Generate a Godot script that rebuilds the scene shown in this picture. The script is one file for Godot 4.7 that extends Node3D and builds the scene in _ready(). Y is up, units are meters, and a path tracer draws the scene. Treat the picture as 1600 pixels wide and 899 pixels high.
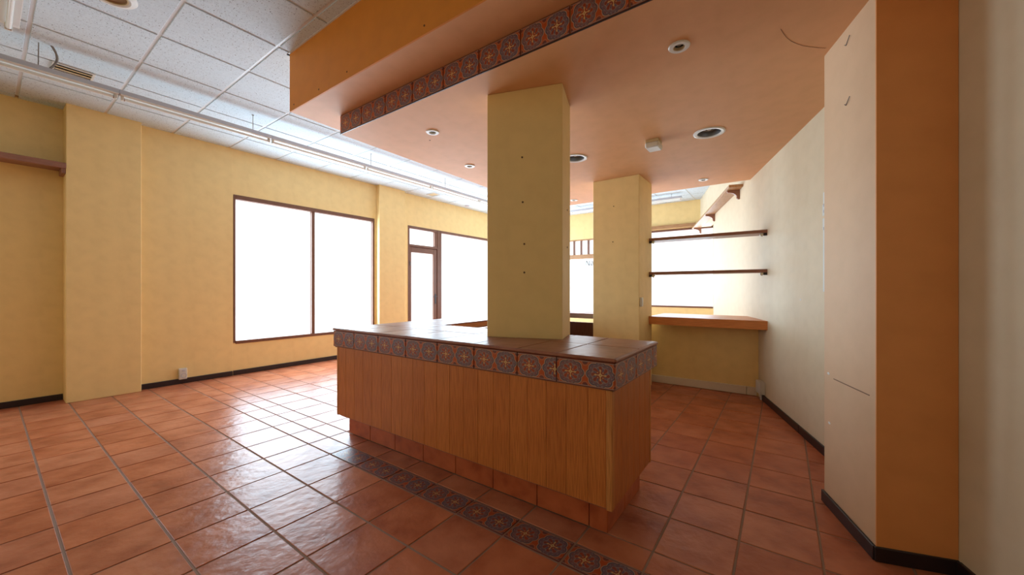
extends Node3D
# An empty shop room: tiled bar counter round a column, orange dropped canopy, frosted shop windows.
# x runs along the counter front (towards the viewer's right), -z runs into the room, y is up; metres.

const CEIL := 3.202          # underside of the suspended ceiling panels
const CANOPY_LOW := 2.556    # underside of the lower canopy slab
const CANOPY_UP := 2.716     # underside of the upper canopy slab
const LEFT := -6.315         # face of the left wall
const BACK := -9.224         # face of the back wall
const RW := Vector2(0.248, -3.60)          # a point on the foot of the right wall (x, z)
const RU := Vector2(0.2924, 0.9563)        # direction of the right wall, towards the viewer
const RN := Vector2(-0.9563, 0.2924)       # its normal, into the room
const PANE_GLOW := 0.93
const DAYLIGHT := 10.6

var rng := RandomNumberGenerator.new()
var used := {}
var M := {}

# ---------------------------------------------------------------- naming and nodes
func numbered(called: String, parent: Node) -> String:
	var key := str(parent.get_instance_id()) + called
	var n: int = used.get(key, 0)
	used[key] = n + 1
	return called if n == 0 else "%s_%03d" % [called, n]

func part(called: String, shape, m: Material, parent: Node = self) -> MeshInstance3D:
	var o := MeshInstance3D.new()
	o.name = numbered(called, parent)
	o.mesh = shape.commit() if shape is SurfaceTool else shape
	o.material_override = m
	parent.add_child(o, true)
	return o

func thing(called: String, label: String, category: String, at := Vector3.ZERO, turn := 0.0, group := "") -> Node3D:
	var o := Node3D.new()
	o.name = numbered(called, self)
	add_child(o, true)
	o.position = at
	o.rotation.y = turn
	tag(o, label, category, group)
	return o

func tag(o: Node, label: String, category: String, group := "") -> void:
	o.set_meta("label", label)
	o.set_meta("category", category)
	if group != "":
		o.set_meta("group", group)

func structure(called: String, label := "", category := "") -> Node3D:
	var o := Node3D.new()
	o.name = called
	add_child(o, true)
	o.set_meta("kind", "structure")
	if label != "":
		o.set_meta("label", label)
		o.set_meta("category", category)
	return o

func copy_of(o: Node3D, called: String, label: String, at: Vector3, turn := 0.0) -> Node3D:
	var c: Node3D = o.duplicate()
	c.name = numbered(called, self)
	add_child(c, true)
	c.position = at
	c.rotation.y = turn
	c.set_meta("label", label)
	return c

# ---------------------------------------------------------------- mesh helpers
func st_new() -> SurfaceTool:
	var st := SurfaceTool.new()
	st.begin(Mesh.PRIMITIVE_TRIANGLES)
	return st

func uv_of(p: Vector3, n: Vector3, mode: int, off: Vector2) -> Vector2:
	var a := n.abs()
	var q: Vector2
	if a.y >= a.x and a.y >= a.z:
		q = Vector2(p.z, p.x) if mode == 1 else Vector2(p.x, p.z)
	elif a.x >= a.z:
		q = Vector2(p.y, p.z) if mode == 2 else Vector2(p.z, p.y)
	else:
		q = Vector2(p.y, p.x) if mode == 1 else Vector2(p.x, p.y)
	return q + off

# a flat convex face; n points outwards
func face(st: SurfaceTool, pts: Array, n: Vector3, t := Transform3D.IDENTITY, mode := 0, off := Vector2.ZERO) -> void:
	var c: Vector3 = (pts[1] - pts[0]).cross(pts[2] - pts[0])
	var ps := pts.duplicate()
	if c.dot(n) > 0.0:
		ps.reverse()
	var fl: Vector3 = c.normalized() * (1.0 if c.dot(n) > 0.0 else -1.0)
	var wn := (t.basis * fl).normalized()
	for i in range(1, ps.size() - 1):
		for k in [0, i, i + 1]:
			st.set_normal(wn)
			st.set_uv(uv_of(ps[k], n, mode, off))
			st.add_vertex(t * (ps[k] as Vector3))

func box(st: SurfaceTool, c: Vector3, s: Vector3, b := 0.0, t := Transform3D.IDENTITY, mode := 0, off := Vector2.ZERO) -> void:
	var h := s * 0.5
	for ax in 3:
		var u := (ax + 1) % 3
		var v := (ax + 2) % 3
		for sg in [-1.0, 1.0]:
			var n := Vector3.ZERO
			n[ax] = sg
			var q := []
			for e in [[-1, -1], [1, -1], [1, 1], [-1, 1]]:
				var p := Vector3.ZERO
				p[ax] = sg * h[ax]
				p[u] = e[0] * (h[u] - b)
				p[v] = e[1] * (h[v] - b)
				q.append(c + p)
			face(st, q, n, t, mode, off)
	if b <= 0.0:
		return
	for ax in 3:
		var u := (ax + 1) % 3
		var v := (ax + 2) % 3
		for su in [-1.0, 1.0]:
			for sv in [-1.0, 1.0]:
				var q := []
				for e in [-1.0, 1.0]:
					var p := Vector3.ZERO
					p[ax] = e * (h[ax] - b)
					p[u] = su * h[u]
					p[v] = sv * (h[v] - b)
					q.append(c + p)
				for e in [1.0, -1.0]:
					var p := Vector3.ZERO
					p[ax] = e * (h[ax] - b)
					p[u] = su * (h[u] - b)
					p[v] = sv * h[v]
					q.append(c + p)
				var n := Vector3.ZERO
				n[u] = su
				n[v] = sv * 0.99
				face(st, q, n, t, mode, off)
	for sx in [-1.0, 1.0]:
		for sy in [-1.0, 1.0]:
			for sz in [-1.0, 1.0]:
				var g := Vector3(sx, sy, sz)
				var a := Vector3(sx * h.x, sy * (h.y - b), sz * (h.z - b))
				var d := Vector3(sx * (h.x - b), sy * h.y, sz * (h.z - b))
				var e := Vector3(sx * (h.x - b), sy * (h.y - b), sz * h.z)
				face(st, [c + a, c + d, c + e], g, t, mode, off)

func span(st: SurfaceTool, a: Vector3, z: Vector3, b := 0.0, mode := 0, off := Vector2.ZERO) -> void:
	box(st, (a + z) * 0.5, (z - a).abs(), b, Transform3D.IDENTITY, mode, off)

# polygon in (x, z), extruded from y0 to y1
func prism(st: SurfaceTool, poly: PackedVector2Array, y0: float, y1: float, t := Transform3D.IDENTITY, mode := 0, caps := 3) -> void:
	var p := poly
	if Geometry2D.is_polygon_clockwise(p):
		p.reverse()
	var tri := Geometry2D.triangulate_polygon(p)
	for i in range(0, tri.size(), 3):
		for yy in [[y0, Vector3.DOWN, 1], [y1, Vector3.UP, 2]]:
			if not (caps & yy[2]):
				continue
			var q := []
			for k in 3:
				q.append(Vector3(p[tri[i + k]].x, yy[0], p[tri[i + k]].y))
			face(st, q, yy[1], t, mode)
	for i in p.size():
		var a := p[i]
		var d := p[(i + 1) % p.size()]
		var e := d - a
		var n := Vector3(e.y, 0, -e.x)
		var mid := (a + d) * 0.5 + Vector2(n.x, n.z).normalized() * 0.0005
		if Geometry2D.is_point_in_polygon(mid, p):
			n = -n
		face(st, [Vector3(a.x, y0, a.y), Vector3(d.x, y0, d.y), Vector3(d.x, y1, d.y), Vector3(a.x, y1, a.y)], n, t, mode)

# profile of [radius, height], turned round y; smooth round the axis
func lathe(st: SurfaceTool, prof: Array, seg := 24, t := Transform3D.IDENTITY) -> void:
	for i in range(prof.size() - 1):
		var r0: float = prof[i][0]
		var y0: float = prof[i][1]
		var r1: float = prof[i + 1][0]
		var y1: float = prof[i + 1][1]
		var d := Vector2(y1 - y0, r0 - r1).normalized()   # (radial, up) outward for a profile that runs upwards
		for k in seg:
			var a0 := TAU * k / seg
			var a1 := TAU * (k + 1) / seg
			var q := []
			var nn := []
			for e in [[r0, y0, a0], [r1, y1, a0], [r1, y1, a1], [r0, y0, a0], [r1, y1, a1], [r0, y0, a1]]:
				q.append(Vector3(cos(e[2]) * e[0], e[1], sin(e[2]) * e[0]))
				nn.append(Vector3(cos(e[2]) * d.x, d.y, sin(e[2]) * d.x))
			for tri in [0, 3]:
				var c: Vector3 = (q[tri + 1] - q[tri]).cross(q[tri + 2] - q[tri])
				if c.length() < 1e-12:
					continue
				var order := [0, 1, 2] if c.dot(nn[tri]) < 0.0 else [0, 2, 1]
				for o in order:
					st.set_normal((t.basis * (nn[tri + o] as Vector3)).normalized())
					st.set_uv(Vector2(q[tri + o].x, q[tri + o].z))
					st.add_vertex(t * (q[tri + o] as Vector3))

# round bar along a path
func tube(st: SurfaceTool, path: Array, r: float, seg := 10, caps := true) -> void:
	var rings := []
	for i in path.size():
		var d: Vector3 = (path[mini(i + 1, path.size() - 1)] - path[maxi(i - 1, 0)]).normalized()
		var side := d.cross(Vector3.UP if absf(d.y) < 0.95 else Vector3.RIGHT).normalized()
		var up := side.cross(d).normalized()
		var ring := []
		for k in seg:
			var a := TAU * k / seg
			ring.append([path[i], side * cos(a) + up * sin(a)])
		rings.append(ring)
	for i in range(path.size() - 1):
		for k in seg:
			var v := [rings[i][k], rings[i + 1][k], rings[i + 1][(k + 1) % seg], rings[i][(k + 1) % seg]]
			for tri in [[0, 1, 2], [0, 2, 3]]:
				var ps := []
				for j in tri:
					ps.append(v[j][0] + v[j][1] * r)
				var c: Vector3 = (ps[1] - ps[0]).cross(ps[2] - ps[0])
				var order := [0, 1, 2] if c.dot(v[tri[0]][1]) < 0.0 else [0, 2, 1]
				for o in order:
					st.set_normal(v[tri[o]][1])
					st.set_uv(Vector2(ps[o].x + ps[o].z, ps[o].y))
					st.add_vertex(ps[o])
	if caps:
		for e in [0, path.size() - 1]:
			var ps := []
			for k in seg:
				ps.append(rings[e][k][0] + rings[e][k][1] * r)
			var n: Vector3 = path[e] - path[1 if e == 0 else path.size() - 2]
			face(st, ps, n)

# a wall of boxes with rectangular openings. along = unit vector of u, inward = normal into the room; openings are [u0, u1, y0, y1]
func wall_mesh(o: Vector3, along: Vector3, inward: Vector3, u0: float, u1: float, y0: float, y1: float, thick: float, openings: Array) -> SurfaceTool:
	var st := st_new()
	var t := Transform3D(Basis(along, Vector3.UP, inward), o)
	var put := func(a: float, b: float, c: float, d: float) -> void:
		if b - a > 0.001 and d - c > 0.001:
			box(st, Vector3((a + b) / 2, (c + d) / 2, -thick / 2), Vector3(b - a, d - c, thick), 0.0, t)
	var at := u0
	for w in openings:
		put.call(at, w[0], y0, y1)
		put.call(w[0], w[1], y0, w[2])
		put.call(w[0], w[1], w[3], y1)
		at = w[1]
	put.call(at, u1, y0, y1)
	return st

func right_at(s: float, off := 0.0) -> Vector2:
	return RW + RU * s + RN * off

# frame for things on the right wall: local x along the wall (towards the viewer), y up, z into the room
func right_frame(s: float, y := 0.0, off := 0.0) -> Transform3D:
	var p := right_at(s, off)
	return Transform3D(Basis(Vector3(RU.x, 0, RU.y), Vector3.UP, Vector3(RN.x, 0, RN.y)), Vector3(p.x, y, p.y))

# ---------------------------------------------------------------- materials
func lin(r: float, g: float, b: float) -> Color:
	return Color(r, g, b).linear_to_srgb()

func flat(name_: String, c: Color, rough := 0.5, metal := 0.0) -> StandardMaterial3D:
	var m := StandardMaterial3D.new()
	m.resource_name = name_
	m.albedo_color = c
	m.roughness = rough
	m.metallic = metal
	M[name_] = m
	return m

func noise_values(size: int, freq: float, seed_: int, octaves := 4) -> PackedByteArray:
	var n := FastNoiseLite.new()
	n.noise_type = FastNoiseLite.TYPE_SIMPLEX_SMOOTH
	n.seed = seed_
	n.frequency = freq
	n.fractal_octaves = octaves
	var im := n.get_seamless_image(size, size)
	im.convert(Image.FORMAT_L8)
	return im.get_data()

func ramp_texture(size: int, freq: float, seed_: int, stops: Array, octaves := 4) -> ImageTexture:
	var v := noise_values(size, freq, seed_, octaves)
	var lut := []
	for i in 256:
		var x := i / 255.0
		var c: Color = stops[-1][1]
		for k in range(stops.size() - 1):
			if x <= stops[k + 1][0]:
				c = (stops[k][1] as Color).lerp(stops[k + 1][1], clampf((x - stops[k][0]) / (stops[k + 1][0] - stops[k][0]), 0, 1))
				break
		lut.append(c)
	var out := PackedByteArray()
	out.resize(size * size * 3)
	for i in size * size:
		var c: Color = lut[v[i]]
		out[i * 3] = c.r8
		out[i * 3 + 1] = c.g8
		out[i * 3 + 2] = c.b8
	return ImageTexture.create_from_image(Image.create_from_data(size, size, false, Image.FORMAT_RGB8, out))

func relief_texture(size: int, freq: float, seed_: int, strength: float, octaves := 4) -> ImageTexture:
	var im := Image.create_from_data(size, size, false, Image.FORMAT_L8, noise_values(size, freq, seed_, octaves))
	im.convert(Image.FORMAT_RGB8)
	im.bump_map_to_normal_map(strength)
	return ImageTexture.create_from_image(im)

func triplanar(m: StandardMaterial3D, scale: float, off := Vector3.ZERO) -> void:
	m.uv1_triplanar = true
	m.uv1_world_triplanar = true
	m.uv1_scale = Vector3.ONE * scale
	m.uv1_offset = off

func paint(name_: String, c: Color, tex: Texture2D, nrm: Texture2D, depth := 0.04, rough := 0.62) -> void:
	var m := flat(name_, c, rough)
	m.albedo_texture = tex
	m.normal_enabled = true
	m.normal_texture = nrm
	m.normal_scale = depth
	triplanar(m, 1.6)

# decorated border tile: two lobed medallions on terracotta between pale lines
func border_image(w: int, h: int) -> ImageTexture:
	var out := PackedByteArray()
	out.resize(w * h * 3)
	var clay := Color(0.78, 0.34, 0.15)
	var dark_clay := Color(0.46, 0.17, 0.11)
	var line := Color(0.74, 0.66, 0.61)
	var cream := Color(0.92, 0.82, 0.58)
	var half_h := 0.5 * h / (w * 0.5)
	var g := RandomNumberGenerator.new()
	g.seed = 5
	for j in h:
		for i in w:
			var fx := 2.0 * i / w
			var cell := int(fx)
			var x := fx - cell - 0.5
			var y := (float(j) / h - 0.5) * 2.0 * half_h
			var r := Vector2(x, y).length()
			var th := atan2(y, x)
			# eight rounded lobes with cusps between them
			var rim := 0.368 + 0.055 * absf(sin(4.0 * (th + PI / 8)))
			var d := r / rim
			var blue := Color(0.42, 0.38, 0.47) if cell == 0 else Color(0.38, 0.39, 0.52)
			var red := Color(0.66, 0.27, 0.18) if cell == 0 else Color(0.58, 0.26, 0.23)
			var c := clay
			if d > 1.16:
				# leaf curls in the corners
				var q := Vector2(0.5 - absf(x), half_h - 0.07 - absf(y))
				if absf(q.length() - 0.115) < 0.012:
					c = line.lerp(clay, 0.45)
				elif q.length() < 0.085:
					c = dark_clay.lerp(blue, 0.4)
			elif d > 1.09:
				c = line
			elif d > 1.02:
				c = blue.darkened(0.25)
			elif d > 0.74:
				# blue band with scrolls
				c = blue
				var sc := sin(16.0 * th + 9.0 * sin(d * 12.0))
				if sc > 0.72:
					c = line.lerp(blue, 0.35)
				elif sc < -0.80:
					c = red
			elif d > 0.68 + 0.04 * cos(8.0 * th):
				c = line.lerp(blue, 0.25)
			else:
				c = red
				var leaf := cos(8.0 * th + 5.0 * d)
				if d > 0.34 and leaf > 0.62:
					c = blue
				elif d > 0.34 and absf(leaf - 0.3) < 0.20:
					c = line.lerp(red, 0.2)
				var ax := minf(absf(x), absf(y))
				var far := maxf(absf(x), absf(y))
				if ax < 0.012 and far < 0.20:
					c = cream
				if absf(far - 0.155) + ax < 0.035 or absf(x) + absf(y) < 0.075:
					c = cream
				if absf(absf(x) - 0.085) + absf(absf(y) - 0.085) < 0.028:
					c = cream.lerp(red, 0.25)
				if absf(x) + absf(y) < 0.022:
					c = red
			if absf(y) > half_h - 0.060 and absf(y) < half_h - 0.032:
				c = line.lerp(blue, 0.25)
			elif absf(y) >= half_h - 0.032:
				c = dark_clay
			if i < 4 or i > w - 5:
				c = dark_clay
			c = c.lerp(Color(0.50, 0.30, 0.22), 0.05 + g.randf() * 0.18)
			var k := (j * w + i) * 3
			out[k] = c.r8
			out[k + 1] = c.g8
			out[k + 2] = c.b8
	var im := Image.create_from_data(w, h, false, Image.FORMAT_RGB8, out)
	im.generate_mipmaps()
	return ImageTexture.create_from_image(im)

func panel_image(size: int) -> ImageTexture:
	var im := Image.create(size, size, false, Image.FORMAT_RGB8)
	var g := RandomNumberGenerator.new()
	g.seed = 11
	var v := noise_values(size, 0.03, 31, 3)
	for j in size:
		for i in size:
			var k := 0.93 + 0.05 * (v[j * size + i] / 255.0 - 0.5)
			im.set_pixel(i, j, Color(k, k, k))
	for n in 900:
		var p := Vector2i(g.randi_range(3, size - 8), g.randi_range(3, size - 8))
		var k := g.randf_range(0.38, 0.75)
		var s := Vector2i(g.randi_range(2, 4), g.randi_range(2, 3))
		if g.randf() < 0.10:
			s = Vector2i(g.randi_range(4, 6), g.randi_range(3, 5))
			k = 0.30
		im.fill_rect(Rect2i(p, s), Color(k, k, k))
	return ImageTexture.create_from_image(im)

func make_materials() -> void:
	var soft := ramp_texture(512, 0.006, 3, [[0.0, Color(0.965, 0.96, 0.95)], [0.5, Color(0.985, 0.985, 0.985)], [1.0, Color(1, 1, 1)]], 5)
	var orange_peel := relief_texture(512, 0.05, 8, 3.0, 3)
	paint("yellow_paint", lin(0.94, 0.70, 0.32), soft, orange_peel)
	paint("cream_paint", lin(0.78, 0.66, 0.47), soft, orange_peel)
	paint("orange_paint", lin(0.80, 0.28, 0.02), soft, orange_peel)
	paint("peach_paint", lin(0.73, 0.48, 0.29), soft, orange_peel)
	paint("rust_paint", lin(0.86, 0.36, 0.12), soft, orange_peel)
	paint("salmon_paint", lin(0.82, 0.43, 0.20), soft, orange_peel, 0.025)
	flat("plain_white", lin(0.78, 0.78, 0.76), 0.5)
	# ceiling
	var pan := flat("ceiling_panel", lin(0.78, 0.89, 0.97), 0.85)  # white panels; the cool cast of the window light is mixed into this colour
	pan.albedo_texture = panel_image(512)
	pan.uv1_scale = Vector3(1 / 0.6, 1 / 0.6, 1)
	flat("grid_white", lin(0.74, 0.75, 0.76), 0.45)
	# floor: glazed clay tiles in several firings
	var clay := ramp_texture(512, 0.008, 21, [[0.0, Color(0.78, 0.70, 0.66)], [0.35, Color(0.90, 0.85, 0.81)], [0.6, Color(0.95, 0.93, 0.90)], [1.0, Color(1.0, 1.0, 0.98)]], 5)
	var wavy := relief_texture(1024, 0.011, 14, 5.0, 5)
	var tints := [lin(0.61, 0.22, 0.12), lin(0.58, 0.20, 0.105), lin(0.64, 0.24, 0.135), lin(0.56, 0.185, 0.095), lin(0.61, 0.205, 0.105), lin(0.59, 0.215, 0.125)]
	for i in tints.size():
		var m := flat("floor_clay_%d" % i, tints[i], 0.29)
		m.albedo_texture = clay
		m.normal_enabled = true
		m.normal_texture = wavy
		m.normal_scale = 0.35
		m.metallic_specular = 0.32
		triplanar(m, 0.9, Vector3(0.37 * i, 0.0, 0.61 * i))
	var gr := flat("grout", lin(0.34, 0.22, 0.165), 0.9)
	gr.albedo_texture = soft
	triplanar(gr, 1.5)
	for e in [["counter_clay", lin(0.38, 0.155, 0.105), 0.36], ["plinth_clay", lin(0.62, 0.165, 0.065), 0.33]]:
		var m := flat(e[0], e[1], e[2])
		m.albedo_texture = clay
		m.normal_enabled = true
		m.normal_texture = wavy
		m.normal_scale = 0.25
		triplanar(m, 1.3)
	# decorated tiles
	var print_tex := border_image(512, 240)
	var bt := flat("border_print", Color(1, 1, 1), 0.30)
	bt.albedo_texture = print_tex
	var bf := flat("border_print_floor", lin(0.80, 0.76, 0.74), 0.35)
	bf.albedo_texture = print_tex
	# woods
	var grain := ramp_texture(512, 0.018, 40, [[0.0, Color(0.80, 0.74, 0.70)], [0.4, Color(0.91, 0.88, 0.85)], [0.55, Color(0.96, 0.95, 0.94)], [1.0, Color(1, 1, 1)]], 5)
	var boards := [lin(0.68, 0.235, 0.055), lin(0.66, 0.225, 0.052), lin(0.695, 0.245, 0.058), lin(0.64, 0.217, 0.050)]
	for i in boards.size():
		var m := flat("board_wood_%d" % i, boards[i], 0.36)
		m.albedo_texture = grain
		m.uv1_scale = Vector3(15.0, 0.5, 1)
	for e in [["frame_wood", lin(0.20, 0.085, 0.05), 0.45], ["shelf_wood", lin(0.36, 0.17, 0.12), 0.4], ["desk_wood", lin(0.80, 0.31, 0.10), 0.4], ["light_wood", lin(0.50, 0.28, 0.13), 0.45], ["post_wood", lin(0.72, 0.32, 0.10), 0.4]]:
		var m := flat(e[0], e[1], e[2])
		m.albedo_texture = grain
		m.uv1_scale = Vector3(15.0, 0.5, 1)
	flat("skirting", lin(0.022, 0.014, 0.018), 0.35)
	flat("trunking", lin(0.80, 0.70, 0.60), 0.5)
	# fittings
	flat("enamel_white", lin(0.82, 0.82, 0.80), 0.35)
	flat("batten_grey", lin(0.56, 0.55, 0.60), 0.5)
	flat("tube_glass", lin(0.86, 0.90, 0.90), 0.18)
	flat("plastic_white", lin(0.72, 0.70, 0.66), 0.4)
	flat("plastic_beige", lin(0.62, 0.48, 0.28), 0.5)
	flat("dark_metal", lin(0.05, 0.05, 0.055), 0.35, 0.6)
	flat("lamp_metal", lin(0.26, 0.26, 0.27), 0.3, 0.5)
	flat("steel", lin(0.62, 0.63, 0.65), 0.25, 0.9)
	flat("lamp_brown", lin(0.24, 0.13, 0.05), 0.5)
	flat("cable_grey", lin(0.30, 0.28, 0.27), 0.6)
	flat("plug_brown", lin(0.12, 0.05, 0.02), 0.8)
	flat("filler_white", lin(0.80, 0.83, 0.82), 0.7)
	flat("letter_grey", lin(0.24, 0.26, 0.27), 0.7)
	flat("scuff", lin(0.24, 0.13, 0.075), 0.8)
	for e in [["window_glow", Color(0.975, 0.99, 1.0), 1.0], ["window_glow_back", Color(0.955, 0.98, 0.995), 0.93], ["window_glow_door", Color(0.955, 0.96, 0.965), 0.90]]:
		var m := flat(e[0], lin(0.75, 0.76, 0.77), 0.5)
		m.emission_enabled = true
		m.emission = e[1]
		m.emission_energy_multiplier = PANE_GLOW * e[2]

# ---------------------------------------------------------------- camera, sky, daylight
func daylight(at: Vector3, size: Vector2, turn: float, gain := 1.0) -> void:
	var l := AreaLight3D.new()
	l.name = numbered("window_daylight", self)
	l.area_size = size
	l.area_normalize_energy = false
	l.light_energy = DAYLIGHT * gain / PI
	l.light_color = Color(0.82, 0.93, 1.0)
	l.area_range = 30.0
	l.area_attenuation = 2.0
	l.shadow_enabled = true
	add_child(l, true)
	l.position = at
	l.rotation.y = turn

func _ready() -> void:
	rng.seed = 77
	var cam := Camera3D.new()
	cam.name = "camera"
	add_child(cam)
	cam.position = Vector3(0, 1.219, 0)
	cam.rotation.y = deg_to_rad(35.54)
	cam.set_frustum(899.0 / 591.0 * 0.05, Vector2(0, 2.5 / 591.0 * 0.05), 0.05, 60.0)
	cam.current = true
	var env := Environment.new()
	env.background_mode = Environment.BG_SKY
	var sky := Sky.new()
	var sm := ProceduralSkyMaterial.new()
	sm.sky_top_color = Color(0.62, 0.72, 0.86)
	sm.sky_horizon_color = Color(0.85, 0.88, 0.92)
	sm.ground_bottom_color = Color(0.4, 0.4, 0.4)
	sm.ground_horizon_color = Color(0.7, 0.7, 0.7)
	sky.sky_material = sm
	env.sky = sky
	env.tonemap_mode = Environment.TONE_MAPPER_LINEAR
	env.tonemap_exposure = 1.0
	env.sdfgi_enabled = true
	env.ssao_enabled = true
	env.ssil_enabled = true
	var we := WorldEnvironment.new()
	we.name = "surroundings"
	we.environment = env
	add_child(we)
	# daylight through the frosted shop windows, just inside each pane
	daylight(Vector3(LEFT - 0.035, 1.48, -2.622), Vector2(1.06, 2.0), -PI / 2)
	daylight(Vector3(LEFT - 0.035, 1.48, -3.751), Vector2(1.08, 2.0), -PI / 2)
	daylight(Vector3(LEFT - 0.035, 2.325, -5.52), Vector2(0.68, 0.31), -PI / 2)
	daylight(Vector3(LEFT - 0.03, 1.06, -5.53), Vector2(0.60, 1.84), -PI / 2)
	daylight(Vector3(LEFT - 0.035, 1.30, -7.30), Vector2(2.44, 2.36), -PI / 2, 0.8)
	daylight(Vector3(-4.30, 1.29, BACK - 0.035), Vector2(2.70, 1.42), PI, 0.36)
	daylight(Vector3(-4.30, 2.33, BACK - 0.035), Vector2(2.70, 0.36), PI, 0.36)
	daylight(Vector3(-1.985, 1.70, BACK - 0.035), Vector2(1.44, 1.70), PI, 0.36)

	daylight(Vector3(-6.46 - 0.035, 1.41, 1.35), Vector2(1.50, 1.84), -PI / 2, 0.25)

	make_materials()
	build_floor()
	build_walls()
	build_ceiling()
	build_canopy()
	build_columns()
	build_windows()
	build_counter()
	build_desk()
	build_shelves()
	build_lights()
	build_fittings()
	build_marks()

# ---------------------------------------------------------------- floor
const TP := 0.3182          # tile pitch
const TX := -0.4885         # a joint across x
const TZ := -0.2185         # a joint across z
const JX := 0.0095          # joint widths
const JZ := 0.0105

func in_room(p: Vector2, margin: float) -> bool:
	if p.x < LEFT - 0.15 - margin or p.y < BACK - margin or p.y > 2.3 + margin:
		return false
	return (p - RW).dot(RN) > -margin

func build_floor() -> void:
	var f := structure("floor", "terracotta tiled shop floor with a decorated border by the counter", "floor")
	var bed := st_new()
	span(bed, Vector3(-6.75, -0.12, BACK - 0.25), Vector3(2.6, -0.0035, 2.55))
	part("grout_bed", bed, M["grout"], f)
	var full := []
	for k in 3:
		var st := st_new()
		box(st, Vector3(0, -0.006, 0), Vector3(TP - JX, 0.012, TP - JZ), 0.0022)
		full.append(st.commit())
	var z_band := TZ - 4.0 * TP       # front edge of the decorated border
	var band_w := 0.1645
	var cells := []
	for i in range(-19, 9):
		for j in range(-29, 9):
			var x0 := TX + i * TP
			var z1 := TZ + j * TP           # nearer edge
			var z0 := z1 - TP
			var mid := Vector2(x0 + TP / 2, (z0 + z1) / 2)
			if not in_room(mid, 0.16):
				continue
			if mid.x > -2.98 and mid.x < -0.75 and mid.y < -1.85 and mid.y > -2.3:
				continue                    # under the counter
			var split := absf(z1 - z_band) < 0.01
			cells.append([mid, split, x0])
	# the 300 tiles that show largest are single parts, the rest one field
	var scored := []
	for c in cells:
		var p: Vector2 = c[0]
		var fwd := Vector2(-sin(deg_to_rad(35.54)), -cos(deg_to_rad(35.54)))
		var rt := Vector2(cos(deg_to_rad(35.54)), -sin(deg_to_rad(35.54)))
		var d := p.dot(fwd)
		var sx := p.dot(rt) / maxf(d, 0.01)
		var seen_ := d > 0.9 and absf(sx) < 1.48
		if seen_ and p.x > -3.1 and p.x < -0.7 and p.y < -1.75 and p.y > -3.2:
			seen_ = false                   # hidden by the counter
		scored.append([d if seen_ else d + 1000.0, c])
	scored.sort_custom(func(a, b): return a[0] < b[0])
	var fields := []
	for i in 6:
		fields.append(st_new())
	var filled := [0, 0, 0, 0, 0, 0]
	var count := 0
	for e in scored:
		var c: Array = e[1]
		var p: Vector2 = c[0]
		var m := rng.randi_range(0, 5)
		var tilt := Basis.from_euler(Vector3(rng.randf_range(-1, 1), 0, rng.randf_range(-1, 1)) * 0.0028)
		var rise := rng.randf_range(-0.0004, 0.0004)
		if c[1]:
			# a row cut for the border: decorated tile in front (or a plain strip beyond its end), narrow clay piece behind
			var a := st_new()
			var zc := z_band - band_w / 2
			box(a, Vector3.ZERO, Vector3(TP - JX, 0.012, band_w - JZ), 0.002)
			var decorated: bool = c[2] > -2.73
			var b := st_new()
			var rest := TP - band_w
			box(b, Vector3.ZERO, Vector3(TP - JX, 0.012, rest - JZ * 0.7), 0.002)
			if decorated:
				var deco := st_new()
				box(deco, Vector3.ZERO, Vector3(TP - JX, 0.012, band_w - JZ), 0.002)
				var o := part("border_tile", uv_fit(deco.commit(), TP - JX, band_w - JZ, false), M["border_print_floor"], f)
				o.position = Vector3(p.x, -0.006, zc)
			else:
				var o2 := part("cut_tile", a, M["floor_clay_%d" % m], f)
				o2.position = Vector3(p.x, -0.006, zc)
			var o3 := part("cut_tile", b, M["floor_clay_%d" % ((m + 2) % 6)], f)
			o3.position = Vector3(p.x, -0.006, z_band - band_w - rest / 2)
			continue
		if e[0] < 1000.0 and count < 296:
			var o := part("floor_tile", full[m % 3], M["floor_clay_%d" % m], f)
			o.transform = Transform3D(tilt, Vector3(p.x, rise, p.y))
			count += 1
		else:
			filled[m] += 1
			(fields[m] as SurfaceTool).append_from(full[0], 0, Transform3D(tilt, Vector3(p.x, rise, p.y)))
	for i in 6:
		if filled[i]:
			part("far_floor_tiles", fields[i], M["floor_clay_%d" % i], f).set_meta("kind", "stuff")

# maps the largest faces of a flat piece onto the whole picture
func uv_fit(mesh: ArrayMesh, w: float, h: float, upright: bool) -> ArrayMesh:
	var a := mesh.surface_get_arrays(0)
	var v: PackedVector3Array = a[Mesh.ARRAY_VERTEX]
	var uv := PackedVector2Array()
	for p in v:
		uv.append(Vector2(p.x / w + 0.5, 0.5 - p.y / h) if upright else Vector2(p.x / w + 0.5, p.z / h + 0.5))
	a[Mesh.ARRAY_TEX_UV] = uv
	var out := ArrayMesh.new()
	out.add_surface_from_arrays(Mesh.PRIMITIVE_TRIANGLES, a)
	return out

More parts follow.
